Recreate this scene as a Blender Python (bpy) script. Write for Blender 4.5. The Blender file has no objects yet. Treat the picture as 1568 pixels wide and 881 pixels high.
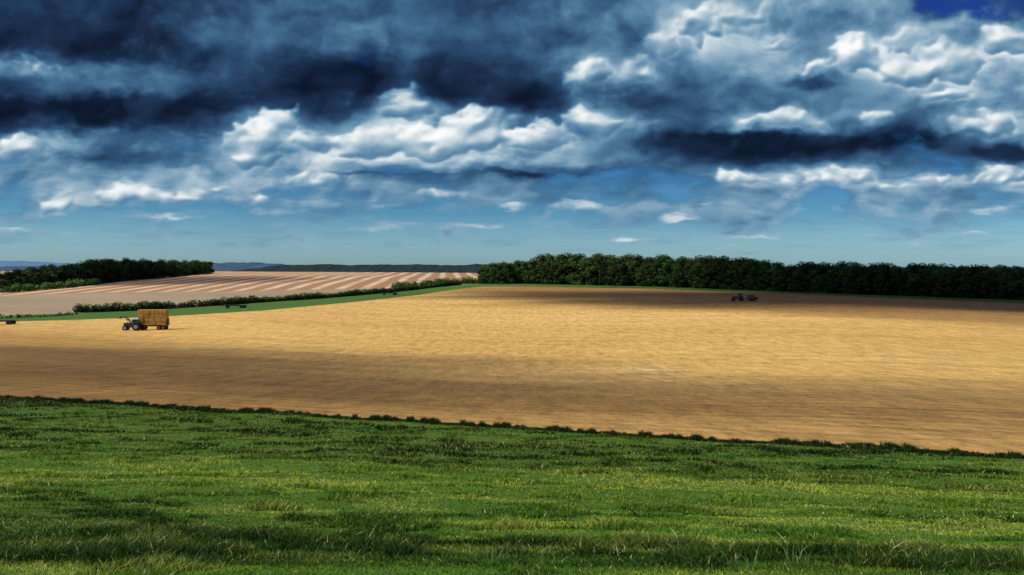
import bpy, math, random
import numpy as np
from mathutils import Vector, Matrix
random.seed(7); rng=np.random.default_rng(7)
sc=bpy.context.scene
sc.view_settings.view_transform='Standard'; sc.view_settings.look='None'; sc.view_settings.exposure=0
F=1358.0; TH=math.atan(32.5/F); EYE=20.0
# ---------------------------------------------------------------- camera
cd=bpy.data.cameras.new('camera'); cam=bpy.data.objects.new('camera',cd); sc.collection.objects.link(cam)
cam.location=(0,0,EYE); cam.rotation_euler=(math.radians(90)-TH,0,0)
cd.sensor_width=36; cd.lens=36*F/1568; cd.clip_start=0.1; cd.clip_end=60000
sc.camera=cam
def bearing(px,py):
    dx=(px-784)/F; dy=(440.5-py)/F
    den=math.cos(TH)+dy*math.sin(TH)
    return dx/den, (math.sin(TH)-dy*math.cos(TH))/den      # (x/y , drop/y)
# ---------------------------------------------------------------- terrain table (bearing x log depth -> drop/depth)
cols={
 0:[(95,552),(150,520),(225,494),(280,477),(420,449),(520,435),(650,424),(900,415)],
 222:[(95,560),(204,505.5),(265,483),(300,473),(420,449),(520,434.5),(660,422),(900,414)],
 400:[(90,570),(180,510),(250,482),(300,468),(420,446),(520,432),(660,421),(900,416)],
 600:[(85,580),(170,520),(250,485),(330,462),(400,449),(500,434),(640,423.5),(900,417)],
 740:[(80,590),(170,520),(250,485),(330,461),(455,438),(500,433.5),(640,426),(900,418)],
 1000:[(70,600),(150,524),(220,490),(300,463),(425,441),(500,435),(640,427),(900,419)],
 1140:[(66,605),(150,522),(220,485),(290,461.5),(405,445),(500,437),(640,428),(900,419)],
 1300:[(60,610),(140,525),(200,490),(270,467),(380,450),(500,440),(640,430),(900,420)],
 1568:[(52,630),(130,535),(190,500),(240,482),(330,463),(450,449),(640,433),(900,421)]}
LD=np.linspace(math.log(2.5),math.log(30000),500)
ca=[];cs=[]
for px,l in sorted(cols.items()):
    a=(px-784)/F
    yb=38.3/(1+.406*a); sb=bearing(px,608+94*px/1568)[1]
    t=(a+.577)/1.154
    L=[(2.5,.74),(3.2,.6),(7,.349),(16,.25+.037*t),(yb,sb)]+[(d,bearing(px,py)[1]) for d,py in l]
    L+=[(2000,.0075),(6000,.0026),(30000,.0006)]
    s=np.interp(LD,[math.log(q[0]) for q in L],[q[1] for q in L])
    k=np.exp(-np.linspace(-2,2,11)**2); k/=k.sum()
    sp=np.pad(s,5,mode='edge'); s2=np.convolve(sp,k,'valid')
    ca.append(a); cs.append(s2)
AA=np.linspace(-1.3,1.3,261)
cs=np.array(cs); T=np.stack([np.interp(AA,ca,cs[:,j]) for j in range(len(LD))],1)
k=np.exp(-np.linspace(-2,2,15)**2); k/=k.sum()
Tp=np.pad(T,((7,7),(0,0)),mode='edge'); T=sum(k[i]*Tp[i:i+261] for i in range(15))
def slope(a,y):
    a=np.clip(a,-1.299,1.299); l=np.clip(np.log(np.maximum(y,2.6)),LD[0],LD[-1]-1e-6)
    i=(a+1.3)/2.6*260; j=(l-LD[0])/(LD[-1]-LD[0])*499
    i0=np.minimum(i.astype(int),259); j0=np.minimum(j.astype(int),498); fi=i-i0; fj=j-j0
    return (T[i0,j0]*(1-fi)*(1-fj)+T[i0+1,j0]*fi*(1-fj)+T[i0,j0+1]*(1-fi)*fj+T[i0+1,j0+1]*fi*fj)
# value noise
def vnoise(x,y,seed=0):
    x=np.asarray(x,float);y=np.asarray(y,float)
    xi=np.floor(x).astype(np.int64);yi=np.floor(y).astype(np.int64);fx=x-xi;fy=y-yi
    def h(i,j):
        n=(i*374761393+j*668265263+seed*982451653)&0xffffffff
        n=((n^(n>>13))*1274126177)&0xffffffff
        return ((n^(n>>16))&0xffff)/65535.0
    fx=fx*fx*(3-2*fx);fy=fy*fy*(3-2*fy)
    return (h(xi,yi)*(1-fx)+h(xi+1,yi)*fx)*(1-fy)+(h(xi,yi+1)*(1-fx)+h(xi+1,yi+1)*fx)*fy
def fbm(x,y,seed=0,o=4):
    t=0;a=.5
    for i in range(o): t=t+a*vnoise(x*2**i,y*2**i,seed+i*17); a*=.5
    return t/(1-.5**o)
prm=np.random.default_rng(3).permutation(1024); prm=np.concatenate([prm,prm]); ang=np.random.default_rng(4).uniform(0,2*np.pi,1024)
GX=np.cos(ang).astype(np.float32);GY=np.sin(ang).astype(np.float32)
def perlin(x,y,seed=0):
    x=x+seed*13.37; y=y+seed*7.71
    xf=np.floor(x);yf=np.floor(y); fx=(x-xf).astype(np.float32);fy=(y-yf).astype(np.float32)
    xi=xf.astype(np.int32)&1023; yi=yf.astype(np.int32)&1023; x1=(xi+1)&1023;y1=(yi+1)&1023
    u=fx*fx*fx*(fx*(fx*6-15)+10); v=fy*fy*fy*(fy*(fy*6-15)+10)
    def d(i,j,a,b):
        h=prm[prm[i]+j]; return GX[h]*a+GY[h]*b
    n0=d(xi,yi,fx,fy); n1=d(x1,yi,fx-1,fy); m0=d(xi,y1,fx,fy-1); m1=d(x1,y1,fx-1,fy-1)
    a=n0+(n1-n0)*u; b=m0+(m1-m0)*u
    return a+(b-a)*v
def pf(x,y,o,gain=.5,seed=0):
    t=0;a=1.0
    for i in range(o):
        t=t+a*perlin(x*2.03**i,y*2.03**i,seed+i*3+1); a*=gain
    return t
def sm(v,lo,hi):
    q=np.clip((v-lo)/(hi-lo),0,1); return q*q*(3-2*q)
def gz(x,y):
    x=np.atleast_1d(np.asarray(x,float)); y=np.atleast_1d(np.asarray(y,float))
    yy=np.maximum(y,4.0)
    z=EYE-yy*slope(x/yy,yy)
    near=np.clip((60-yy)/30,0,1)
    z=z+near*(fbm(x*.35,y*.5,3,3)-.5)*.22*np.clip(yy/12,0,1)
    return z
def g1(x,y): return float(gz(x,y)[0])
def locate(px,py):
    a,s=bearing(px,py); d=np.exp(np.linspace(math.log(4),math.log(900),4000))
    sl=slope(np.full_like(d,a),d); i=int(np.argmax(sl<s)); 
    if i==0: i=3999
    return a*d[i],d[i]
# ---------------------------------------------------------------- helpers
def new_obj(name,verts,faces,mats,parent=None,cols=None,smooth=False,mi=None):
    me=bpy.data.meshes.new(name)
    verts=np.asarray(verts,np.float32)
    if isinstance(faces,np.ndarray):
        n,kk=faces.shape
        me.vertices.add(len(verts)); me.vertices.foreach_set('co',verts.ravel())
        me.loops.add(n*kk); me.loops.foreach_set('vertex_index',faces.astype(np.int32).ravel())
        me.polygons.add(n); me.polygons.foreach_set('loop_start',np.arange(0,n*kk,kk,dtype=np.int32))
        try: me.polygons.foreach_set('loop_total',np.full(n,kk,np.int32))
        except Exception: pass
        if smooth: me.polygons.foreach_set('use_smooth',np.ones(n,bool))
        if mi is not None: me.polygons.foreach_set('material_index',mi.astype(np.int32))
        me.update(calc_edges=True)
    else:
        me.from_pydata([tuple(map(float,v)) for v in verts],[],faces)
        if smooth:
            for p in me.polygons:p.use_smooth=True
        if mi is not None:
            for p,m in zip(me.polygons,mi): p.material_index=int(m)
    if cols is not None:
        for nm,c in cols.items():
            c=np.asarray(c,np.float32)
            if c.ndim==1:
                at=me.attributes.new(nm,'FLOAT','POINT'); at.data.foreach_set('value',c)
            else:
                at=me.attributes.new(nm,'FLOAT_COLOR','POINT')
                at.data.foreach_set('color',np.concatenate([c,np.ones((len(c),1),np.float32)],1).ravel())
    for m in mats: me.materials.append(m)
    ob=bpy.data.objects.new(name,me); sc.collection.objects.link(ob)
    if parent: ob.parent=parent
    return ob
def empty(name,loc=(0,0,0),rot=0):
    e=bpy.data.objects.new(name,None); sc.collection.objects.link(e); e.location=loc; e.rotation_euler=(0,0,rot); return e
class NT:
    def __init__(s,nt): s.nt=nt; s.N=nt.nodes; s.L=nt.links
    def n(s,t,**kw):
        nd=s.N.new(t)
        for k,v in kw.items(): setattr(nd,k,v)
        return nd
    def put(s,sock,v):
        if hasattr(v,'is_output'): s.L.new(v,sock)
        elif v is not None: sock.default_value=v
    def m(s,op,a,b=None,c=None,clamp=False):
        nd=s.n('ShaderNodeMath',operation=op,use_clamp=clamp)
        for i,v in enumerate((a,b,c)):
            if v is not None: s.put(nd.inputs[i],v)
        return nd.outputs[0]
    def v(s,op,a,b=None,c=None):
        nd=s.n('ShaderNodeVectorMath',operation=op)
        for i,v in enumerate((a,b,c)):
            if v is not None: s.put(nd.inputs[i],v)
        return nd.outputs['Value'] if op in('DOT_PRODUCT','LENGTH') else nd.outputs[0]
    def noise(s,vec,scale,detail=4,rough=.55,col=False,dist=0):
        nd=s.n('ShaderNodeTexNoise'); s.put(nd.inputs['Vector'],vec)
        nd.inputs['Scale'].default_value=scale; nd.inputs['Detail'].default_value=detail
        nd.inputs['Roughness'].default_value=rough; nd.inputs['Distortion'].default_value=dist
        return nd.outputs['Color' if col else 0]
    def ss(s,v,lo,hi,o0=0,o1=1):
        nd=s.n('ShaderNodeMapRange',interpolation_type='SMOOTHSTEP'); s.put(nd.inputs[0],v)
        for i,x in enumerate((lo,hi,o0,o1)): s.put(nd.inputs[i+1],x)
        return nd.outputs[0]
    def mix(s,f,a,b,bt='MIX'):
        nd=s.n('ShaderNodeMix',data_type='RGBA',blend_type=bt); s.put(nd.inputs[0],f)
        for i,x in ((6,a),(7,b)):
            if not hasattr(x,'is_output') and len(x)==3: x=(*x,1)
            s.put(nd.inputs[i],x)
        return nd.outputs[2]
    def ramp(s,f,stops,interp='LINEAR'):
        nd=s.n('ShaderNodeValToRGB'); r=nd.color_ramp; r.interpolation=interp
        while len(r.elements)<len(stops): r.elements.new(.5)
        for e,(p,c) in zip(r.elements,stops): e.position=p; e.color=(*c,1)
        s.put(nd.inputs[0],f); return nd.outputs[0]
    def attr(s,name,fac=False):
        nd=s.n('ShaderNodeAttribute',attribute_name=name); return nd.outputs['Fac' if fac else 'Color']
def mat(name):
    m=bpy.data.materials.new(name); m.use_nodes=True; t=NT(m.node_tree); b=t.N['Principled BSDF']
    b.inputs['Specular IOR Level'].default_value=.15; b.inputs['Roughness'].default_value=.9
    return m,t,b
def simple(name,col,rough=.7,var=.25,scale=3,metal=0):
    m,t,b=mat(name); tc=t.n('ShaderNodeTexCoord').outputs['Object']
    f=t.noise(tc,scale,5,.6)
    c=t.mix(t.ss(f,.3,.7),tuple(x*(1-var) for x in col),tuple(min(1,x*(1+var)) for x in col))
    t.put(b.inputs['Base Color'],c); b.inputs['Roughness'].default_value=rough; b.inputs['Metallic'].default_value=metal
    b.inputs['Specular IOR Level'].default_value=.4
    return m
# ---------------------------------------------------------------- sun & world
SD=Vector((-.74,-.20,0)).normalized(); EL=math.radians(48)
SUN=Vector((SD.x*math.cos(EL),SD.y*math.cos(EL),math.sin(EL)))
ld=bpy.data.lights.new('sun','SUN'); ld.energy=5.0; ld.angle=math.radians(.5); ld.color=(1,.94,.84)
lo=bpy.data.objects.new('sun',ld); sc.collection.objects.link(lo); lo.rotation_euler=SUN.to_track_quat('Z','Y').to_euler(); lo.location=(-50,-20,80)
w=bpy.data.worlds.new('World'); sc.world=w; w.use_nodes=True
t=NT(w.node_tree); bg=t.N['Background']; bg.inputs['Strength'].default_value=.09
sky=t.n('ShaderNodeTexSky',sky_type='NISHITA'); sky.sun_disc=False; sky.sun_elevation=EL; sky.sun_rotation=math.atan2(SUN.x,SUN.y)
sky.air_density=1.0; sky.dust_density=.4; sky.ozone_density=3
g=t.n('ShaderNodeTexCoord').outputs['Generated']
sp=t.n('ShaderNodeSeparateXYZ'); t.put(sp.inputs[0],g)
tint=t.ramp(t.ss(sp.outputs[2],0,.3),[(0,(.27,.44,.62)),(.10,(.12,.29,.45)),(.4,(.05,.17,.34)),(1,(.04,.08,.30))])
sk=t.mix(1.0,sky.outputs[0],t.v('MULTIPLY',tint,(2,2,2)),'MULTIPLY')
t.put(bg.inputs[0],sk)
# ---------------------------------------------------------------- cloud deck on the sky backdrop
crng=np.random.default_rng(11)
Uc=np.concatenate([np.linspace(-1500,-60,120)[:-1],np.linspace(-60,1628,1700),np.linspace(1628,3070,120)[1:]])
Ec=np.concatenate([np.linspace(-8,440,560),np.linspace(440,820,60)[1:]])
U,E=np.meshgrid(Uc,Ec); U=U.astype(np.float32);E=E.astype(np.float32)
Ep=np.clip(E,0,None); ps=.30+.70*Ep/400
nx=U/115; ny=(400/(90*.70))*np.log(ps)
wx=pf(nx*.9,ny*.9,4,.5,40); wy=pf(nx*.9,ny*.9,4,.5,60)
wx2=pf(nx*4,ny*4,5,.5,80); wy2=pf(nx*4,ny*4,5,.5,100)
Uw=U+(wx*30+wx2*12)*(.4+.6*ps); Ew=E+(wy*22+wy2*11)*ps
gx=[0,105,209,314,418,523,627,732,836,941,1045,1150,1254,1359,1463,1568]
gy=[-60,10,45,80,105,135,165,190,215,240,270,295,320,400]
G=np.array([
[.2,.2,.3,.3,.3,.35,.3,.3,.4,.4,.5,.5,.5,.5,.4,.3],
[.18,.24,.24,.32,.40,.48,.36,.34,.42,.50,.62,.70,.66,.55,.35,.3],
[.12,.14,.24,.38,.42,.52,.38,.36,.48,.52,.70,.60,.54,.58,.60,.66],
[.20,.16,.16,.24,.36,.46,.40,.28,.46,.52,.64,.64,.60,.74,.70,.78],
[.66,.50,.44,.38,.24,.24,.28,.18,.36,.64,.50,.60,.55,.74,.76,.68],
[.34,.42,.42,.30,.14,.09,.3,.11,.30,.54,.40,.50,.44,.58,.62,.62],
[.12,.14,.14,.12,.25,.22,.7,.22,.13,.52,.36,.46,.48,.48,.58,.66],
[.14,.12,.14,.2,.72,.50,.72,.82,.50,.64,.34,.72,.62,.40,.60,.70],
[.74,.64,.54,.62,.74,.70,.84,.84,.74,.54,.28,.16,.12,.24,.40,.50],
[.66,.50,.36,.58,.66,.74,.74,.72,.64,.46,.30,.12,.15,.34,.42,.22],
[.60,.58,.54,.62,.60,.64,.48,.42,.34,.38,.48,.64,.76,.68,.60,.76],
[.54,.62,.74,.68,.64,.56,.54,.54,.50,.50,.50,.54,.56,.54,.50,.54],
[.56,.64,.58,.56,.56,.56,.56,.56,.56,.56,.56,.56,.56,.56,.56,.56],
[.6]*16])
fu=np.linspace(-60,1628,340); fe=np.linspace(-60,400,230)
WU=np.exp(-((fu[:,None]-np.array(gx)[None])/56)**2); WU/=WU.sum(1,keepdims=True)
gya=np.array(gy,float); WE=np.exp(-((fe[:,None]-gya[None])/np.where(gya<0,60,18)[None])**2)+1e-9; WE/=WE.sum(1,keepdims=True)
Tt=WE@G@WU.T
iu=np.clip((Uw+60)/1688*339,0,338.99); ie=np.clip((408-Ew+60)/460*229,0,228.99)
i0=iu.astype(int);j0=ie.astype(int);fi=iu-i0;fj=ie-j0
tone=Tt[j0,i0]*(1-fi)*(1-fj)+Tt[j0,i0+1]*fi*(1-fj)+Tt[j0+1,i0]*(1-fi)*fj+Tt[j0+1,i0+1]*fi*fj
def field(bl):
    acc=np.zeros_like(Uw)
    for px,py,rx,ry,am in bl: acc+=am*np.exp(-((Uw-px)/rx)**2-((Ew-(408-py))/ry)**2)
    return acc
DK=[(60,50,200,30,.6),(120,168,270,18,1.1),(450,110,90,34,.6),(545,125,65,34,1.0),(690,122,48,34,1.2),(800,148,62,30,1.1),
 (1250,224,190,16,1.2),(1080,218,110,20,.8),(1400,208,100,16,.7),(1545,234,60,13,.9),(1000,150,80,20,.55),(1240,130,55,13,.55),(170,240,100,14,.5),(870,268,140,7,.7),(600,267,90,6,.6),
 (60,105,70,13,-.9)]
# cumulus heads: (px, py, rx, ry, brightness)
WH=[(390,222,38,34,.95),(435,182,34,20,.85),(480,215,40,20,.7),(560,215,45,28,.95),(625,158,30,36,.95),(655,218,55,28,.9),(725,200,62,34,1.1),
 (820,208,48,22,.75),(905,188,40,24,.85),(900,128,28,30,.75),(970,112,24,24,.7),(30,228,62,24,.8),(90,318,36,14,.9),(200,297,58,19,.95),
 (270,302,52,14,.7),(330,292,40,12,.6),(410,304,26,9,.8),(500,274,60,13,.6),(670,296,36,8,.6),(1000,72,34,22,.75),(1070,42,38,24,.8),
 (1130,18,50,18,.7),(1310,88,36,30,1.0),(1380,112,48,26,.7),(1450,98,48,32,.95),(1540,62,36,28,.9),(1240,107,52,14,.65),(1200,184,72,17,.9),
 (1510,192,44,20,.85),(1130,270,42,13,.85),(1220,280,72,13,.95),(1300,274,46,17,1.05),(1540,267,52,16,1.0),(1450,276,60,9,.75),(1190,60,40,18,.6),(1390,60,40,16,.6),(1440,150,40,16,.6),(1350,180,40,14,.5),(60,100,40,10,.5),(1370,288,40,7,.7)]
WS=[(960,370,32,4,1.0),(1160,363,34,6,1.1),(1040,339,36,8,1.1),(870,316,48,7,.9),(770,314,32,7,.9),(1330,358,26,5,.9),(1490,356,32,6,.9),(1400,372,28,5,.8),(560,350,50,4,.6),(250,335,60,5,.8),(30,350,60,5,.6),(730,345,50,4,.5),(400,330,40,4,.5),(1250,320,70,6,.7),(1500,325,70,6,.7),(670,296,40,6,.6),(600,318,60,4,.4),(1100,312,50,5,.6)]
Hh=np.zeros_like(U)
def splat(px,e,r,zoff,H):
    i0=max(0,int(np.searchsorted(Uc,px-r*1.6-34))); i1=min(len(Uc),int(np.searchsorted(Uc,px+r*1.6+34)))
    j0=max(0,int(np.searchsorted(Ec,e-r*1.3-28))); j1=min(len(Ec),int(np.searchsorted(Ec,e+r*1.3+28)))
    if i1<=i0 or j1<=j0: return
    d2=((Uw[j0:j1,i0:i1]-px)/(r*1.15))**2+((Ew[j0:j1,i0:i1]-e)/(r*.9))**2
    h=(np.sqrt(np.clip(1-d2,0,1))*r+zoff*(d2<1))
    S=H[j0:j1,i0:i1]; mk=h>S; S[mk]=h[mk]
for px,py,rx,ry,am in WH:
    e=408-py; n=int(8+rx*ry/38)
    for k in range(n):
        th=crng.uniform(0,2*math.pi); q=math.sqrt(crng.random())
        cx_=px+q*rx*1.0*math.cos(th); ce=e+q*ry*.8*math.sin(th)
        r=min(ry*.62,crng.uniform(.22,.55)*ry+1.5)*(1-.35*q)
        splat(cx_,ce,r,(1-q)*ry*.5,Hh)
        for s_ in range(5):
            t2=crng.uniform(-.3,math.pi+.3); r2=r*crng.uniform(.28,.5)
            splat(cx_+r*.8*math.cos(t2),ce+r*.72*math.sin(t2),r2,(1-q)*ry*.5+r*.55,Hh)
Hd=np.zeros_like(U)
for k in range(1100):
    e=crng.uniform(70,470); r=crng.uniform(14,44)*(.3+.7*e/400); splat(crng.uniform(-90,1660),e,r,crng.uniform(0,22)*(.3+.7*e/400),Hd)
def blur(A_,n):
    for _ in range(n):
        P_=np.pad(A_,1,mode='edge'); A_=(P_[:-2,1:-1]+P_[2:,1:-1]+2*P_[1:-1,1:-1])/4
        P_=np.pad(A_,1,mode='edge'); A_=(P_[1:-1,:-2]+P_[1:-1,2:]+2*P_[1:-1,1:-1])/4
    return A_
def shade(H):
    gu=np.gradient(H,Uc,axis=1); ge=np.gradient(H,Ec,axis=0); n_=np.sqrt(1+gu*gu+ge*ge)
    return (gu*.50-ge*.78+.37)/n_-.37          # lit from upper left
fb=pf(nx*1.6+wx*.2,ny*1.6+wy*.2,8,.54,7); fb/=fb.std()
fl_=pf(nx*.8+wx*.3,ny*.8+wy*.3,5,.5,17); fl_/=fl_.std()
S1=blur(shade(blur(Hh,14)),4); S1=np.where(S1<0,S1*.40,S1); S1b=shade(blur(Hh,80)*1.5)
S2=shade(blur(Hd,60))
cap=blur((Hh>0).astype(np.float32),18); cap2=blur(cap,60)
Wf=field(WH)
aW=sm(cap*.64+.42*Wf+.10*fb,.30,1.02)
bW=.715+.12*S1+.22*S1b+.19*(np.clip(Wf,0,1.2)-.5)+.030*fb
Dk_=field(DK)+.16*fl_+.06*fb
aD=sm(Dk_,.14,.95)
bD=.14+.045*fl_+.045*S2+.016*fb-.05*np.clip(Dk_-.6,0,1)
bM=tone+.055*fl_+.08*S2*(.3+tone)+.040*fb*(.4+tone)+.13*cap2*(U>860)+.06*cap2
b=bM*(1-aW)+bW*aW; b=b*(1-aD)+bD*aD; b=np.clip(b,0.02,1.02)
cov=np.interp(E,[0,30,60,85,110,140,170,205,400],[.0,.16,.34,.56,.78,.95,1.1,1.3,1.4])-1.35*np.exp(-((Uw-1490)/95)**2-((Ew-402)/30)**2)
aM=sm(cov+.20*fl_+.07*fb,.25,1.0)
Ws=field(WS); aS=sm(Ws+.16*fb,.2,1.0)*.85
streak=sm(pf(U/110,ny*2.6,6,.55,140)/.32,-.4,2.0)*sm(E,10,40)*(1-sm(E,90,150))*.45
A=np.maximum(np.maximum(aM,aW*.97),aD*sm(E,60,110))
bs_=.62+.18*np.clip(Ws,0,1)+.03*fb
a2=np.maximum(aS,streak)
An=1-(1-A)*(1-a2); b=np.where(An>1e-4,(b*A*(1-aS*(1-aW))+bs_*(An-A*(1-aS*(1-aW))))/np.maximum(An,1e-4),b); b=np.clip(b,.02,1.02)
A=An*sm(E,5,18)
st=[0,.1,.2,.3,.4,.5,.6,.7,.8,.9,1.0]
cr=np.interp(b,st,[.002,.006,.012,.023,.041,.078,.155,.31,.56,.82,.98]); cg=np.interp(b,st,[.006,.014,.030,.062,.112,.190,.30,.45,.67,.87,.98]); cbb=np.interp(b,st,[.016,.035,.075,.138,.222,.320,.44,.56,.73,.89,.98])
RAD=30000.0
D=np.stack([(U-784)/F,np.ones_like(U),E/F],-1); D/=np.linalg.norm(D,axis=-1,keepdims=True); V=D*RAD; V[...,2]+=EYE
nr,nc=U.shape; idx=np.arange(nr*nc).reshape(nr,nc)
fc=np.stack([idx[:-1,:-1],idx[:-1,1:],idx[1:,1:],idx[1:,:-1]],-1).reshape(-1,4)
m=bpy.data.materials.new('cloud_deck_material'); m.use_nodes=True; t=NT(m.node_tree); t.N.remove(t.N['Principled BSDF'])
em=t.n('ShaderNodeEmission'); t.put(em.inputs[0],t.attr('Col')); tr=t.n('ShaderNodeBsdfTransparent'); mx=t.n('ShaderNodeMixShader')
t.put(mx.inputs[0],t.attr('alpha',True)); t.put(mx.inputs[1],tr.outputs[0]); t.put(mx.inputs[2],em.outputs[0]); t.L.new(mx.outputs[0],t.N['Material Output'].inputs[0])
try: m.cycles.emission_sampling='NONE'
except Exception as e: print(e)
new_obj('sky',V.reshape(-1,3),fc,[m],cols={'Col':np.stack([cr,cg,cbb],-1).reshape(-1,3),'alpha':A.ravel()},smooth=True)
# ---------------------------------------------------------------- ground sheet
ys=np.concatenate([np.linspace(-80,3,30)[:-1],np.exp(np.linspace(math.log(3),math.log(28000),1000))])
ac=np.concatenate([np.linspace(-1.25,-.64,40)[:-1],np.linspace(-.64,.64,861),np.linspace(.64,1.25,40)[1:]])
Yg,Ag=np.meshgrid(ys,ac,indexing='ij'); Xg=Ag*(np.maximum(Yg,0)+ np.where(Yg<40,(40-np.maximum(Yg,0))*.6,0)+0)
Xf=Xg.ravel();Yf=Yg.ravel();Zf=gz(Xf,Yf)
nr,nc=Yg.shape; idx=np.arange(nr*nc).reshape(nr,nc)
fc=np.stack([idx[:-1,:-1],idx[:-1,1:],idx[1:,1:],idx[1:,:-1]],-1).reshape(-1,4)
yy=np.maximum(Yf,4); aa=Xf/yy; ss_=slope(aa,yy)
PX=784+F*aa*1.0; PY=408+F*ss_          # bearing / depression in 1/1358 rad
wob=(fbm(Xf*.03,Yf*.03,5)-.5)*3
def curve(pts): return np.interp(PX,[p[0] for p in pts],[p[1] for p in pts])
B2=curve([(0,493),(120,490),(250,485),(400,476),(550,462),(640,452),(700,443),(740,439),(800,438.5),(1000,442.5),(1250,452),(1568,465)])
B3=curve([(0,484),(120,479.5),(360,467),(600,447.5),(700,436.5),(740,434),(800,434),(1000,438),(1568,459)])
B4=curve([(0,453),(150,448),(350,446.5),(600,441),(680,436)])
cl=Yf+.406*Xf-38.3+ (fbm(Xf*.5,Yf*.5,9)-.5)*1.0
grass=sm(-cl,-.3,.3)
gold=np.clip(1-grass,0,1)*sm(PY-B2,-.4,.4)*(Yf<950)
strip=(1-grass)*(1-sm(PY-B2,-.4,.4))*sm(PY-B3,-.4,.4)
left=(1-grass)*(1-sm(PY-B3,-.4,.4))*(Yf<900)*(PX<735)
stripe=left*(1-sm(PY-B4+wob*.4,-1,1))
u=(Yf+.406*Xf)
n1=fbm(Xf*.02,u*.05,21); n2=fbm(Xf*.006,u*.02,31)
def c3(c): return np.array(c,float)[None,:]
gcol=c3((.57,.34,.092))*(1-n1[:,None])*1.0+c3((.70,.46,.15))*n1[:,None]
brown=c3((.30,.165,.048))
worked_shade=np.maximum(sm(PY+(n2-.5)*60-curve([(0,500),(250,515),(450,545),(700,570),(1000,590),(1300,600),(1568,610)]),-18,34)*.60,
   sm(curve([(500,440),(650,452),(850,466),(1100,478),(1568,498)])+(n2-.5)*24-PY,-7,7)*.8)  # worked-ground brown; far-right term also paints the clouds' shade into the colour
worked_shade=worked_shade*(1-.45*sm(PY-625,0,30)*(PY>560))
gcol=gcol*(1-worked_shade[:,None])+brown*worked_shade[:,None]
pale=np.exp(-((PX-990)/55)**2-((PY-566)/3.5)**2)*sm(fbm(Xf*.3,u*1.2,55),.4,.6)
gcol=gcol*(1-pale[:,None]*.8)+c3((.88,.72,.42))*pale[:,None]*.8
green=c3((.07,.16,.018)); sgreen=c3((.065,.145,.025))
lcol=c3((.39,.305,.195))*(1-n1[:,None]*.3)
scol=c3((.36,.20,.095))
far=np.clip(1-grass-gold-strip-left,0,1)
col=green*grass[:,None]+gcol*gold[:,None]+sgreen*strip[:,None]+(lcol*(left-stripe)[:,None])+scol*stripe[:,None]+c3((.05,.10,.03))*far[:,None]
col=np.clip(col,0,1)
m,t,bs=mat('ground_material')
geo=t.n('ShaderNodeNewGeometry').outputs['Position']
gc=t.attr('Col'); st=t.attr('gold',True); gr=t.attr('grassw',True); sr=t.attr('stripe',True)
rot=t.n('ShaderNodeMapping'); rot.inputs['Rotation'].default_value=(0,0,math.atan(.406)); t.put(rot.inputs[0],geo); rv=rot.outputs[0]
fine=t.noise(t.v('MULTIPLY',rv,(2.2,4,1)),1.0,7,.8); mid=t.noise(t.v('MULTIPLY',rv,(.16,1.1,1)),1.0,7,.72); big=t.noise(t.v('MULTIPLY',rv,(.012,.25,1)),1.0,5,.6)
clump=t.noise(t.v('MULTIPLY',geo,(.65,.13,0)),1.0,8,.85)
f=t.m('ADD',t.m('MULTIPLY',t.m('SUBTRACT',fine,.5),2.4),t.m('MULTIPLY',t.m('SUBTRACT',mid,.5),1.35))
f=t.m('ADD',f,t.m('MULTIPLY',t.m('SUBTRACT',big,.5),.6)); f=t.m('ADD',f,t.m('MULTIPLY',t.m('SUBTRACT',clump,.5),2.3))
tw=t.n('ShaderNodeTexWave',wave_type='BANDS',bands_direction='Y'); tw.inputs['Scale'].default_value=.13; tw.inputs['Distortion'].default_value=1.2; tw.inputs['Detail'].default_value=3; tw.inputs['Detail Scale'].default_value=.6; t.put(tw.inputs[0],rv)
f=t.m('ADD',f,t.m('MULTIPLY',t.m('SUBTRACT',tw.outputs['Fac'],.5),.14))
f=t.m('MULTIPLY',f,st); gm=t.m('MAXIMUM',t.m('ADD',1.0,f),.25)
cx=t.n('ShaderNodeCombineXYZ')
for i in range(3): t.put(cx.inputs[i],gm)
c=t.v('MULTIPLY',gc,cx.outputs[0])
mp=t.n('ShaderNodeMapping'); mp.inputs['Rotation'].default_value=(0,0,math.radians(-4)); t.put(mp.inputs[0],geo)
wv=t.n('ShaderNodeTexWave',wave_type='BANDS',bands_direction='X'); wv.inputs['Scale'].default_value=.026; wv.inputs['Distortion'].default_value=1.8; wv.inputs['Detail'].default_value=3
wv.inputs['Detail Scale'].default_value=.3; t.put(wv.inputs[0],mp.outputs[0])
wn=t.noise(t.v('MULTIPLY',geo,(.05,.02,0)),1.0,4,.6)
sw=t.m('MULTIPLY',t.m('MULTIPLY',t.ss(wv.outputs['Fac'],.5,.85),sr),t.ss(wn,.3,.6,.4,.95))
c=t.mix(sw,c,(.66,.50,.34))
gn=t.noise(geo,3.0,5,.7); c=t.mix(t.m('MULTIPLY',gr,t.ss(gn,.35,.65)),c,(.10,.19,.025))
t.put(bs.inputs['Base Color'],c)
bp=t.n('ShaderNodeBump'); bp.inputs['Strength'].default_value=.8; bp.inputs['Distance'].default_value=.2
t.put(bp.inputs['Height'],t.m('ADD',fine,clump)); t.put(bs.inputs['Normal'],bp.outputs[0])
new_obj('ground',np.stack([Xf,Yf,Zf],1),fc,[m],cols={'Col':col,'gold':gold,'grassw':grass,'stripe':stripe},smooth=True)
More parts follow.
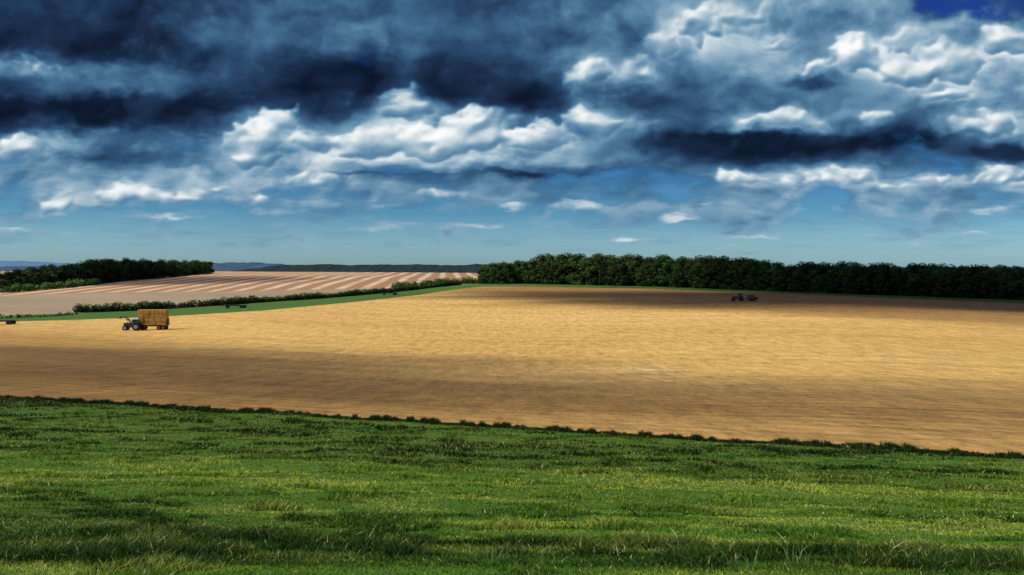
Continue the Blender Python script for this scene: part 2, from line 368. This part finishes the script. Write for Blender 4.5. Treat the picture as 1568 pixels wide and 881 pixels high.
# ---------------------------------------------------------------- grass blades
def leafmat(name,rough=.8,trans=.25):
    m,t,b=mat(name); c=t.attr('Col'); oi=t.n('ShaderNodeObjectInfo').outputs['Random']
    hs=t.n('ShaderNodeHueSaturation'); t.put(hs.inputs['Hue'],t.m('MULTIPLY_ADD',oi,.05,.475)); t.put(hs.inputs['Value'],t.m('MULTIPLY_ADD',oi,.8,.65)); t.put(hs.inputs['Color'],c)
    if name.startswith('grass'): hs.inputs['Hue'].default_value=.5; t.L.remove(hs.inputs['Hue'].links[0]); t.L.remove(hs.inputs['Value'].links[0]); hs.inputs['Value'].default_value=1
    t.put(b.inputs['Base Color'],hs.outputs[0]); b.inputs['Roughness'].default_value=rough
    tr=t.n('ShaderNodeBsdfTranslucent'); t.put(tr.inputs[0],hs.outputs[0]); mx=t.n('ShaderNodeMixShader'); mx.inputs[0].default_value=trans
    t.put(mx.inputs[1],b.outputs[0]); t.put(mx.inputs[2],tr.outputs[0]); t.L.new(mx.outputs[0],t.N['Material Output'].inputs[0]); return m
GM=leafmat('grass_blade_material',trans=.35); FM=leafmat('foliage_material',trans=.1)
def blades(name,x,y,h,wd,c,lean=.5,root=.5):
    n=len(x); z=gz(x,y)-.01; th=rng.uniform(0,2*math.pi,n); lx=rng.normal(0,lean,n)*h; ly=rng.normal(0,lean,n)*h
    dx=np.cos(th)*wd/2; dy=np.sin(th)*wd/2*.6
    V=np.zeros((n,5,3)); 
    V[:,0]=np.stack([x-dx,y-dy,z],1);V[:,1]=np.stack([x+dx,y+dy,z],1)
    V[:,2]=np.stack([x+dx*.8+lx*.35,y+dy*.8+ly*.35,z+h*.6],1);V[:,3]=np.stack([x-dx*.8+lx*.35,y-dy*.8+ly*.35,z+h*.6],1)
    V[:,4]=np.stack([x+lx,y+ly,z+h],1)
    b=np.arange(n)[:,None]*5
    Fq=np.concatenate([b+np.array([[0,1,2]]),b+np.array([[0,2,3]]),b+np.array([[3,2,4]])],0)
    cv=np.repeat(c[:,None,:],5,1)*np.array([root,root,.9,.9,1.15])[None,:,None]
    return new_obj(name,V.reshape(-1,3),Fq,[GM],cols={'Col':np.clip(cv,0,1).reshape(-1,3)})
n=560000
y=np.exp(rng.uniform(math.log(4.2),math.log(56),n)); x=rng.uniform(-.68,.68,n)*y
k=(y+.406*x-38.3)<.2; x=x[k];y=y[k]; n=len(x)
tuft=fbm(x*1.3,y*1.5,41,4); band=fbm(x*.10,y*.33+x*.05,47,4); yel=fbm(x*.5,y*1.1,61,4); clmp=fbm(x*4,y*4,63,3)
h=(.020+.080*sm(tuft,.50,.72)+.03*clmp)*(.8+.4*sm(band,.4,.65)); h*=rng.uniform(.6,1.2,n)*(1+.008*y)
wd=np.maximum(.005,.0012*y)*rng.uniform(.7,1.4,n)
dk=np.array([[.010,.055,.006]]);md=np.array([[.12,.29,.018]]);yl=np.array([[.48,.57,.065]]);st_=np.array([[.66,.64,.32]])
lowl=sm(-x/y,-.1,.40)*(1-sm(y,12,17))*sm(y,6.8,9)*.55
litb=sm(y,15,18)*(1-sm(y,22,27))  # lit strip across the grass, painted into the blade colours
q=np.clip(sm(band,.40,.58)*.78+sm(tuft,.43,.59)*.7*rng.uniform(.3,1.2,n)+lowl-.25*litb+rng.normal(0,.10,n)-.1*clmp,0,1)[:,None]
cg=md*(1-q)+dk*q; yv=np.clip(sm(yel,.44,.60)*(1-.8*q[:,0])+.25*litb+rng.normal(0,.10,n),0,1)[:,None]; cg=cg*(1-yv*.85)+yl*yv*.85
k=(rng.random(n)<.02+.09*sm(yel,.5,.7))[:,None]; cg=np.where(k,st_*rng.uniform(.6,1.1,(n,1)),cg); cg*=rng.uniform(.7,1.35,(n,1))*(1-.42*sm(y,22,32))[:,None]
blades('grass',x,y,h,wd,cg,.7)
n=80000; tt=rng.uniform(-34,24,n); x=tt; y=38.3-.406*tt+(fbm(tt*.5,tt*0,19)-.5)*.8+rng.normal(0,.22,n)
vh=fbm(x*4.5,x*0+3,71,5); h=(.09+.20*sm(vh,.35,.85))*rng.uniform(.3,1.15,n); 
cg=np.array([[.022,.045,.010]])*rng.uniform(.5,1.4,(n,1)); k=(rng.random(n)<.10)[:,None]; cg=np.where(k,np.array([[.13,.14,.04]]),cg)
blades('grass_verge',x,y,h,np.full(n,.025),cg,.4)
xs=[];ysx=[]
for px,py in [(740,868),(752,862),(828,866),(835,872),(1135,872),(1150,875),(1215,872),(1232,868),(520,868),(290,872),(1010,868),(1400,873)]:
    cx_,cy_=locate(px,py)
    k=rng.integers(5,10); xs+=list(cx_+rng.normal(0,.07,k)); ysx+=list(cy_+rng.normal(0,.10,k))
xs=np.array(xs);ysx=np.array(ysx);k=len(xs)
blades('tall_grass_stalks',xs,ysx,rng.uniform(.08,.22,k),np.full(k,.008),np.array([[.28,.42,.14]])*rng.uniform(.6,1.2,(k,1)),.45)
n=1300; y=np.exp(rng.uniform(math.log(9),math.log(36),n)); x=rng.uniform(-.65,.65,n)*y; k=((y+.406*x)<37)&(fbm(x*.2,y*.5,77)>.5); x=x[k];y=y[k];n=len(x)
z=gz(x,y)+rng.uniform(.05,.10,n); r=np.maximum(.008,.0009*y)
V=np.zeros((n,6,3)); 
for j in range(5):
    V[:,j]=np.stack([x+r*math.cos(j*1.2566),y+r*math.sin(j*1.2566),z+r*.5],1)
V[:,5]=np.stack([x,y,z],1); b_=np.arange(n)[:,None]*6
Fq=np.concatenate([b_+np.array([[j,(j+1)%5,5]]) for j in range(5)],0)
fl=simple('flower_material',(.62,.60,.22)); new_obj('wildflowers',V.reshape(-1,3),Fq,[fl])
# ---------------------------------------------------------------- foliage
def quads(cen,nor,size,colr):
    n=len(cen); nor=nor/np.linalg.norm(nor,axis=1,keepdims=True); r=rng.normal(size=(n,3)); u=np.cross(nor,r); u/=np.linalg.norm(u,axis=1,keepdims=True)+1e-9; v=np.cross(nor,u)
    s=size[:,None]; a=.6*s
    V=np.stack([cen-u*s-v*a*.3,cen+u*s*.1-v*a,cen+u*s+v*a*.3,cen-u*s*.1+v*a],1)
    return V.reshape(-1,3),np.arange(n*4).reshape(n,4),np.repeat(colr,4,0)
def lumps(centers,radii,per,size,base):
    C=[];Nn=[];S=[];K=[]
    for c,r in zip(centers,radii):
        n=max(8,int(per*(r[0]*r[2]))); d=rng.normal(size=(n,3)); d/=np.linalg.norm(d,axis=1,keepdims=True)
        rr=rng.uniform(.75,1.08,n)[:,None]; C.append(np.array(c)+d*rr*np.array(r)); Nn.append(d+rng.normal(0,.35,(n,3))+np.array([0,0,.25])); S.append(rng.uniform(.6,1.3,n)*size)
        tone=rng.uniform(.6,1.45); K.append(np.array(base)[None,:]*tone*rng.uniform(.7,1.3,(n,1))*(0.5+.55*(d[:,2:3]+1)/1.2))  # leaf colour painted lighter on lump tops, as if lit from above
    return quads(np.concatenate(C),np.concatenate(Nn),np.concatenate(S),np.clip(np.concatenate(K),0,1))
bark=simple('bark_material',(.05,.04,.028),.9)
def trunk(H,r0):
    V=[];Fc=[]
    def limb(p0,p1,ra,rb):
        d=(p1-p0).normalized(); s=d.orthogonal().normalized(); q=d.cross(s); b=len(V)
        for p,r in((p0,ra),(p1,rb)):
            for j in range(6): V.append(p+(s*math.cos(j*1.047)+q*math.sin(j*1.047))*r)
        for j in range(6): Fc.append((b+j,b+(j+1)%6,b+6+(j+1)%6,b+6+j))
    limb(Vector((0,0,-.5)),Vector((0,0,H*.5)),r0,r0*.6); limb(Vector((0,0,H*.5)),Vector((.3,0,H*.85)),r0*.6,r0*.2)
    for k in range(7):
        a=random.uniform(0,6.28); h0=H*random.uniform(.25,.6); limb(Vector((0,0,h0)),Vector((math.cos(a)*H*.22,math.sin(a)*H*.22,h0+H*.2)),r0*.35,r0*.1)
    return np.array([tuple(v) for v in V]),np.array(Fc)
protos=[]
for i in range(8):
    H=15; cw=rng.uniform(4.2,6.0); cen=[];rad=[]
    for k in range(38):
        th=rng.uniform(0,6.28); zz=rng.uniform(.06,.93); prof=math.sin(min(1,(zz*.95+.12))*math.pi)**.5 if zz>.4 else 1.0
        rr=cw*prof*rng.uniform(.35,.95); cen.append((rr*math.cos(th),rr*math.sin(th),zz*H-.6)); q=rng.uniform(1.0,2.2); rad.append((q,q,q*rng.uniform(.65,.85)))
    cen.append((0,0,H*.88)); rad.append((2.6,2.6,1.5))
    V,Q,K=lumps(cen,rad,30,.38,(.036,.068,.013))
    tv,tf=trunk(H,.35)
    Va=np.concatenate([V,tv]);Qa=np.concatenate([Q,tf+len(V)]);Ka=np.concatenate([K,np.tile([[.05,.04,.03]],(len(tv),1))])
    mi=np.concatenate([np.zeros(len(Q)),np.ones(len(tf))])
    ob=new_obj('tree',Va,Qa,[FM,bark],cols={'Col':Ka},mi=mi); protos.append(ob.data); bpy.data.objects.remove(ob)
def wood(name,base,top,pxr,step_m,rows,rowgap):
    e=empty(name); px=pxr[0]; cnt=0
    for r in range(rows):
        px=pxr[0]+random.uniform(0,5)
        while px<pxr[1]:
            pyb=np.interp(px,[p[0] for p in base],[p[1] for p in base]); x,y=locate(px,pyb)
            y2=y+2+r*rowgap+random.uniform(-2.5,2.5); x2=x*(y2/y)
            pt=np.interp(px,[p[0] for p in top],[p[1] for p in top]); zt=EYE-(pt-408)/F*y2
            z0=g1(x2,y2); hh=max(4,(zt-z0))*random.uniform(.82,1.06)*(1 if r>0 else random.uniform(.66,.98))*(.94+.12*float(vnoise(x2*.04,.5,8)))
            o=bpy.data.objects.new('tree_%d'%cnt,random.choice(protos)); sc.collection.objects.link(o); o.parent=e; cnt+=1
            s=hh/15; wsc=max(s,.7)*random.uniform(.85,1.15); o.location=(x2,y2,z0-.3); o.scale=(wsc,wsc,s); o.rotation_euler=(0,0,random.uniform(0,6.28))
            px+=step_m*F/y*random.uniform(.6,1.4)
    return cnt
c1=wood('woodland',[(735,435),(800,435),(1000,439),(1250,449),(1568,460),(1700,465)],[(735,405),(765,399),(815,396),(825,388),(900,386),(1000,388),(1100,391),(1200,398),(1300,400),(1400,403),(1568,407),(1700,410)],(738,1690),5.6,5,6)
c2=wood('woodland',[(-120,452),(0,447),(100,439),(150,434),(330,418.5)],[(-120,412),(0,413),(60,405),(110,402),(150,393),(200,395),(330,399)],(-110,324),5.6,5,6)
print('TREES',c1,c2)
def hedge(name,pts,h,step,base,size=.3,per=60,jit=.5):
    C=[];Rr=[]
    P_=[locate(*p) for p in pts]
    for (x0,y0),(x1,y1) in zip(P_[:-1],P_[1:]):
        L=math.hypot(x1-x0,y1-y0); k=int(L/step)
        for i in range(k):
            f_=(i+random.random())/k; x_=x0+(x1-x0)*f_+random.uniform(-jit,jit); y_=y0+(y1-y0)*f_+random.uniform(-jit,jit)
            hh=h*random.uniform(.55,1.2)*(.7+.6*float(vnoise(x_*.08,y_*.08,5))); C.append((x_,y_,g1(x_,y_)+hh*.42)); Rr.append((hh*.65,hh*.6,hh*.6))
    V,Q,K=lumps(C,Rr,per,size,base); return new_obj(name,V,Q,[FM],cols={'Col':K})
hedge('hedge',[(118,479),(250,473.5),(360,466.5),(480,458),(600,447.5),(660,441),(705,436)],2.2,.6,(.032,.062,.012))
hedge('hedge',[(0,488),(60,486),(118,482)],1.0,.9,(.08,.15,.03))
hedge('scrub',[(0,449),(40,446),(100,441),(150,436)],3.2,1.6,(.065,.12,.026),size=.4,per=30,jit=2)
hedge('hedge',[(600,443),(660,437),(735,434)],3.0,1.2,(.045,.09,.018),size=.35,per=40,jit=1.5)
# ---------------------------------------------------------------- distant hills
def hill(name,depth,prof,colr,colr2,bump,wid=500,base=-30):
    pxs=np.arange(prof[0][0],prof[-1][0]+.1,1.2); tz=EYE-(np.interp(pxs,[p[0] for p in prof],[p[1] for p in prof])-408)/F*depth
    x0=(pxs-784)/F*depth
    tz=tz+(fbm(x0/bump/9,x0*0,91,4)-.5)*bump*2.2
    rows=[(-1,0),(-.7,.3),(-.4,.66),(-.2,.88),(-.06,.985),(0,1),(.3,.8),(1,0)]
    V=[];
    for r,hf in rows:
        V.append(np.stack([x0,np.full_like(x0,depth+r*wid)+(fbm(x0/80,x0*0+r*9,12,3)-.5)*wid*.15*(abs(r)<.9),EYE+base+(tz-EYE-base)*hf+(fbm(x0/bump/5,x0*0+r*31,33,3)-.5)*bump*(0<hf<1)],1))
    n=len(x0); V=np.concatenate(V); ii=np.arange(len(rows)*n).reshape(len(rows),n)
    Q=np.stack([ii[:-1,:-1],ii[:-1,1:],ii[1:,1:],ii[1:,:-1]],-1).reshape(-1,4)
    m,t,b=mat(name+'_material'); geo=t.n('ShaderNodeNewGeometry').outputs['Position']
    f=t.noise(t.v('MULTIPLY',geo,(1,.3,3)),1/(bump*4),6,.65); t.put(b.inputs['Base Color'],t.mix(t.ss(f,.35,.65),colr,colr2))  # distance haze is painted in as a bluish base colour
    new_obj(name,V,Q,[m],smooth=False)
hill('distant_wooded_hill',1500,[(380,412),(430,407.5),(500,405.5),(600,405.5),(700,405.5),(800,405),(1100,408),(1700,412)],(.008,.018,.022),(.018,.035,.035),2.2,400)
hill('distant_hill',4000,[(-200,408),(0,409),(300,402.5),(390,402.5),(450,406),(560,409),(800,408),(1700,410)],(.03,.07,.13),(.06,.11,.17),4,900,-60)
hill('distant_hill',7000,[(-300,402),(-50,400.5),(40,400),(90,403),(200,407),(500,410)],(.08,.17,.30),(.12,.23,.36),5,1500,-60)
# ---------------------------------------------------------------- vehicles
def box(V,Fc,M,mi,c,s,taper=1,rotx=0):
    b=len(V)
    for dz in(-1,1):
        k=taper if dz>0 else 1
        for dx,dy in((-1,-1),(1,-1),(1,1),(-1,1)): V.append((c[0]+dx*s[0]/2*k,c[1]+dy*s[1]/2*k,c[2]+dz*s[2]/2))
    for f_ in((3,2,1,0),(4,5,6,7),(0,1,5,4),(1,2,6,5),(2,3,7,6),(3,0,4,7)): Fc.append(tuple(b+i for i in f_)); M.append(mi)
def wheel(V,Fc,M,mt,mh,c,r,wd):
    n=20
    for rr,off,mi,prof in((r,0,mt,1),(r*.55,.03,mh,0)):
        b=len(V); wv_=wd/2+off
        ring=[(-wv_,rr*.9),(-wv_*.7,rr),(wv_*.7,rr),(wv_,rr*.9)]
        for yo,rad in ring:
            for j in range(n): a=j*2*math.pi/n; V.append((c[0]+rad*math.cos(a),c[1]+yo,c[2]+rad*math.sin(a)))
        for k in range(3):
            for j in range(n): Fc.append((b+k*n+j,b+k*n+(j+1)%n,b+(k+1)*n+(j+1)%n,b+(k+1)*n+j)); M.append(mi)
        Fc.append(tuple(b+j for j in range(n))); M.append(mi); Fc.append(tuple(b+3*n+j for j in range(n-1,-1,-1))); M.append(mi)
def beam(V,Fc,M,mi,p,q,wd):
    p=Vector(p);q=Vector(q);d=(q-p).normalized(); s=Vector((0,1,0)); u=d.cross(s).normalized(); b=len(V)
    for o in(p,q):
        for i,j in((-1,-1),(1,-1),(1,1),(-1,1)): V.append(tuple(o+s*i*wd/2+u*j*wd/2))
    for f_ in((0,1,2,3),(7,6,5,4),(0,4,5,1),(1,5,6,2),(2,6,7,3),(3,7,4,0)): Fc.append(tuple(b+i for i in f_)); M.append(mi)
tyre=simple('tyre_material',(.02,.02,.02),.85); hub=simple('hub_material',(.35,.36,.38),.5); blue=simple('blue_paint_material',(.055,.075,.12),.4)
grey=simple('grey_metal_material',(.13,.13,.13),.5); glass=simple('cab_glass_material',(.05,.08,.10),.1); white=simple('white_roof_material',(.55,.57,.6),.5)
orange=simple('orange_paint_material',(.30,.10,.03),.5); rust=simple('rusty_steel_material',(.10,.05,.03),.8); dgrey=simple('dark_roof_material',(.09,.08,.07),.6); brn=simple('brown_paint_material',(.13,.065,.03),.6)
mh,t,b=mat('hay_bale_material'); tc=t.n('ShaderNodeTexCoord').outputs['Object']; f=t.noise(t.v('MULTIPLY',tc,(1.5,1.5,9)),1.5,6,.7)
t.put(b.inputs['Base Color'],t.mix(t.ss(f,.35,.65),(.28,.16,.035),(.66,.44,.12)))
bp=t.n('ShaderNodeBump'); bp.inputs['Distance'].default_value=.08; t.put(bp.inputs['Height'],f); t.put(b.inputs['Normal'],bp.outputs[0])
def tractor(par,ox,body,loader=True,roof=None,hb=None):
    V=[];Fc=[];M=[]; mats=[body,grey,glass,roof or white,tyre,hb or hub]
    box(V,Fc,M,0,(ox-1.15,0,1.35),(1.9,.85,.75),.9); box(V,Fc,M,1,(ox-1.0,0,.85),(2.2,.55,.4)); box(V,Fc,M,3,(ox-2.13,0,1.3),(.07,.7,.5))
    box(V,Fc,M,2,(ox+.45,0,1.95),(1.3,1.35,1.2),.88); box(V,Fc,M,3,(ox+.45,0,2.64),(1.5,1.5,.18),.9)
    for dx in(-.62,.62):
        for dy in(-.66,.66): beam(V,Fc,M,1,(ox+.45+dx,dy,1.35),(ox+.45+dx*.9,dy*.92,2.58),.09)
    box(V,Fc,M,1,(ox+.45,0,1.1),(1.5,1.0,.6))
    for dy in(-.85,.85):
        box(V,Fc,M,0,(ox+.75,dy,1.78),(1.5,.55,.08)); wheel(V,Fc,M,4,5,(ox+.75,dy*1.02,.85),.85,.5); wheel(V,Fc,M,4,5,(ox-1.7,dy*.9,.58),.58,.38)
    beam(V,Fc,M,1,(ox-.4,.35,1.6),(ox-.4,.35,2.7),.09)
    if loader:
        for dy in(-.55,.55):
            beam(V,Fc,M,1,(ox-.35,dy,1.7),(ox-1.9,dy,3.15),.16); beam(V,Fc,M,1,(ox-1.9,dy,3.15),(ox-2.7,dy,2.9),.14); beam(V,Fc,M,1,(ox-.7,dy,1.1),(ox-1.5,dy,2.75),.09)
        box(V,Fc,M,1,(ox-2.75,0,2.95),(.12,1.6,.5))
        for dy in(-.6,-.2,.2,.6): beam(V,Fc,M,1,(ox-2.8,dy,2.75),(ox-3.7,dy,2.85),.06)
        box(V,Fc,M,0,(ox-1.9,0,3.1),(.2,1.2,.2))
    return new_obj('tractor_body',V,Fc,mats,par,mi=M)
x0,y0=locate(205,506.3); par=empty('tractor',(x0,y0,g1(x0,y0)),math.radians(6)); o=tractor(par,0,blue)
x1,y1=locate(235,505.3); tp=empty('hay_trailer',(x1,y1,g1(x1,y1)),math.radians(5))
V=[];Fc=[];M=[]
box(V,Fc,M,0,(0,0,1.05),(6.4,2.4,.16)); box(V,Fc,M,1,(0,0,.88),(6.0,.8,.18))
for dx in(-2.1,1.5,2.5):
    for dy in(-1,1): wheel(V,Fc,M,2,3,(dx,dy,.5),.5,.35)
beam(V,Fc,M,1,(-3.1,0,.85),(-4.2,0,.6),.14)
for dx in(-3.2,3.2):
    for dy in(-1.1,0,1.1): beam(V,Fc,M,0,(dx,dy,1.1),(dx,dy,2.4),.09)
    for zz in(1.6,2.35): box(V,Fc,M,0,(dx,0,zz),(.08,2.3,.1))
new_obj('trailer_chassis',V,Fc,[rust,grey,tyre,orange],tp,mi=M)
V=[];Fc=[];M=[]
for lz_ in range(4):
    for i in range(5):
        for j in range(2):
            cx_=-2.5+i*1.25+random.uniform(-.05,.05); cz=1.14+.44+lz_*.87; b0=len(V)
            box(V,Fc,M,0,(cx_,-.6+j*1.2+random.uniform(-.06,.06),cz),(1.19,1.17,.83))
new_obj('bale_load',V,Fc,[mh],tp,mi=M)
x0,y0=locate(1131,461.5); par=empty('tractor',(x0,y0,g1(x0,y0)),math.radians(-8)); o=tractor(par,0,brn,False,dgrey,rust); 
x1,y1=locate(1149,461.3); tp=empty('hay_baler',(x1,y1,g1(x1,y1)),math.radians(-8))
V=[];Fc=[];M=[]
box(V,Fc,M,0,(0,0,1.5),(2.4,1.5,1.1),.85); box(V,Fc,M,1,(1.6,0,1.0),(1.6,1.1,.7)); beam(V,Fc,M,1,(-1.1,0,.9),(-2.6,0,.7),.16); box(V,Fc,M,1,(-.9,0,.55),(.8,2.1,.4)); box(V,Fc,M,2,(2.3,0,.75),(1.0,1.1,.5))
for dx in(.1,1.2):
    for dy in(-.95,.95): wheel(V,Fc,M,3,1,(dx,dy,.5),.5,.4)
new_obj('baler_body',V,Fc,[brn,rust,mh,tyre],tp,mi=M)
dst=simple('dark_steel_material',(.03,.035,.04),.6)
for px,py,L in((361,472,7.5),(597,452,7),(6,497,5.5)):
    x0,y0=locate(px,py); e=empty('flatbed_trailer',(x0,y0,g1(x0,y0)),math.radians(3)); V=[];Fc=[];M=[]
    box(V,Fc,M,0,(0,0,.95),(L,2.3,.14)); box(V,Fc,M,0,(0,0,.75),(L*.9,.7,.16))
    for dx in(-L*.35,L*.25,L*.36):
        for dy in(-.95,.95): wheel(V,Fc,M,1,0,(dx,dy,.42),.42,.3)
    box(V,Fc,M,0,(-L/2+.05,0,1.2),(.1,2.2,.4)); beam(V,Fc,M,0,(-L/2,0,.8),(-L/2-1.4,0,.5),.12)
    new_obj('trailer_frame',V,Fc,[dst,tyre],e,mi=M)
# ---------------------------------------------------------------- unseen clouds added overhead to cast shade on fields and woods
def shade_cloudmat(dens):
    m,t,b=mat('cloud_material'); b.inputs['Base Color'].default_value=(.85,.87,.9,1)
    tc=t.n('ShaderNodeTexCoord').outputs['Object']
    oloc=t.n('ShaderNodeObjectInfo').outputs['Location']
    rad=t.v('LENGTH',t.v('MULTIPLY',tc,(1,1,0))); nn=t.noise(t.v('ADD',t.v('MULTIPLY',tc,(1,1,0)),oloc),1.9,7,.62)
    d=t.ss(t.m('ADD',rad,t.m('MULTIPLY',t.m('SUBTRACT',nn,.5),1.6)),.40,1.05,dens,0)
    tr=t.n('ShaderNodeBsdfTransparent'); mx=t.n('ShaderNodeMixShader'); t.put(mx.inputs[0],d); t.put(mx.inputs[1],tr.outputs[0]); t.put(mx.inputs[2],b.outputs[0]); t.L.new(mx.outputs[0],t.N['Material Output'].inputs[0])
    return m
def cloud(gx,gy,rx,ry,rot=0,dens=.5,alt=420):
    import bmesh
    bm=bmesh.new(); bmesh.ops.create_icosphere(bm,subdivisions=5,radius=1)
    for v in bm.verts:
        nz=float(fbm(v.co.x*3+gx,v.co.y*3+gy,int(abs(gx))%50,4))
        v.co.z=v.co.z*(.6+1.2*nz) if v.co.z>0 else v.co.z*.35
    me=bpy.data.meshes.new('cloud'); bm.to_mesh(me); bm.free(); me.materials.append(shade_cloudmat(dens))
    for p in me.polygons:p.use_smooth=True
    o=bpy.data.objects.new('cloud',me); sc.collection.objects.link(o); k=alt/SUN.z; z0=8
    o.location=(gx+SUN.x*k,gy+SUN.y*k,z0+alt); o.scale=(rx,ry,22); o.rotation_euler=(0,0,rot)
cloud(-45,98,80,46,math.atan(-.5),.36)
cloud(22,62,44,22,-.35,.24)
cloud(230,330,300,150,-.16,.68)
cloud(-230,560,130,80,.2,.5)
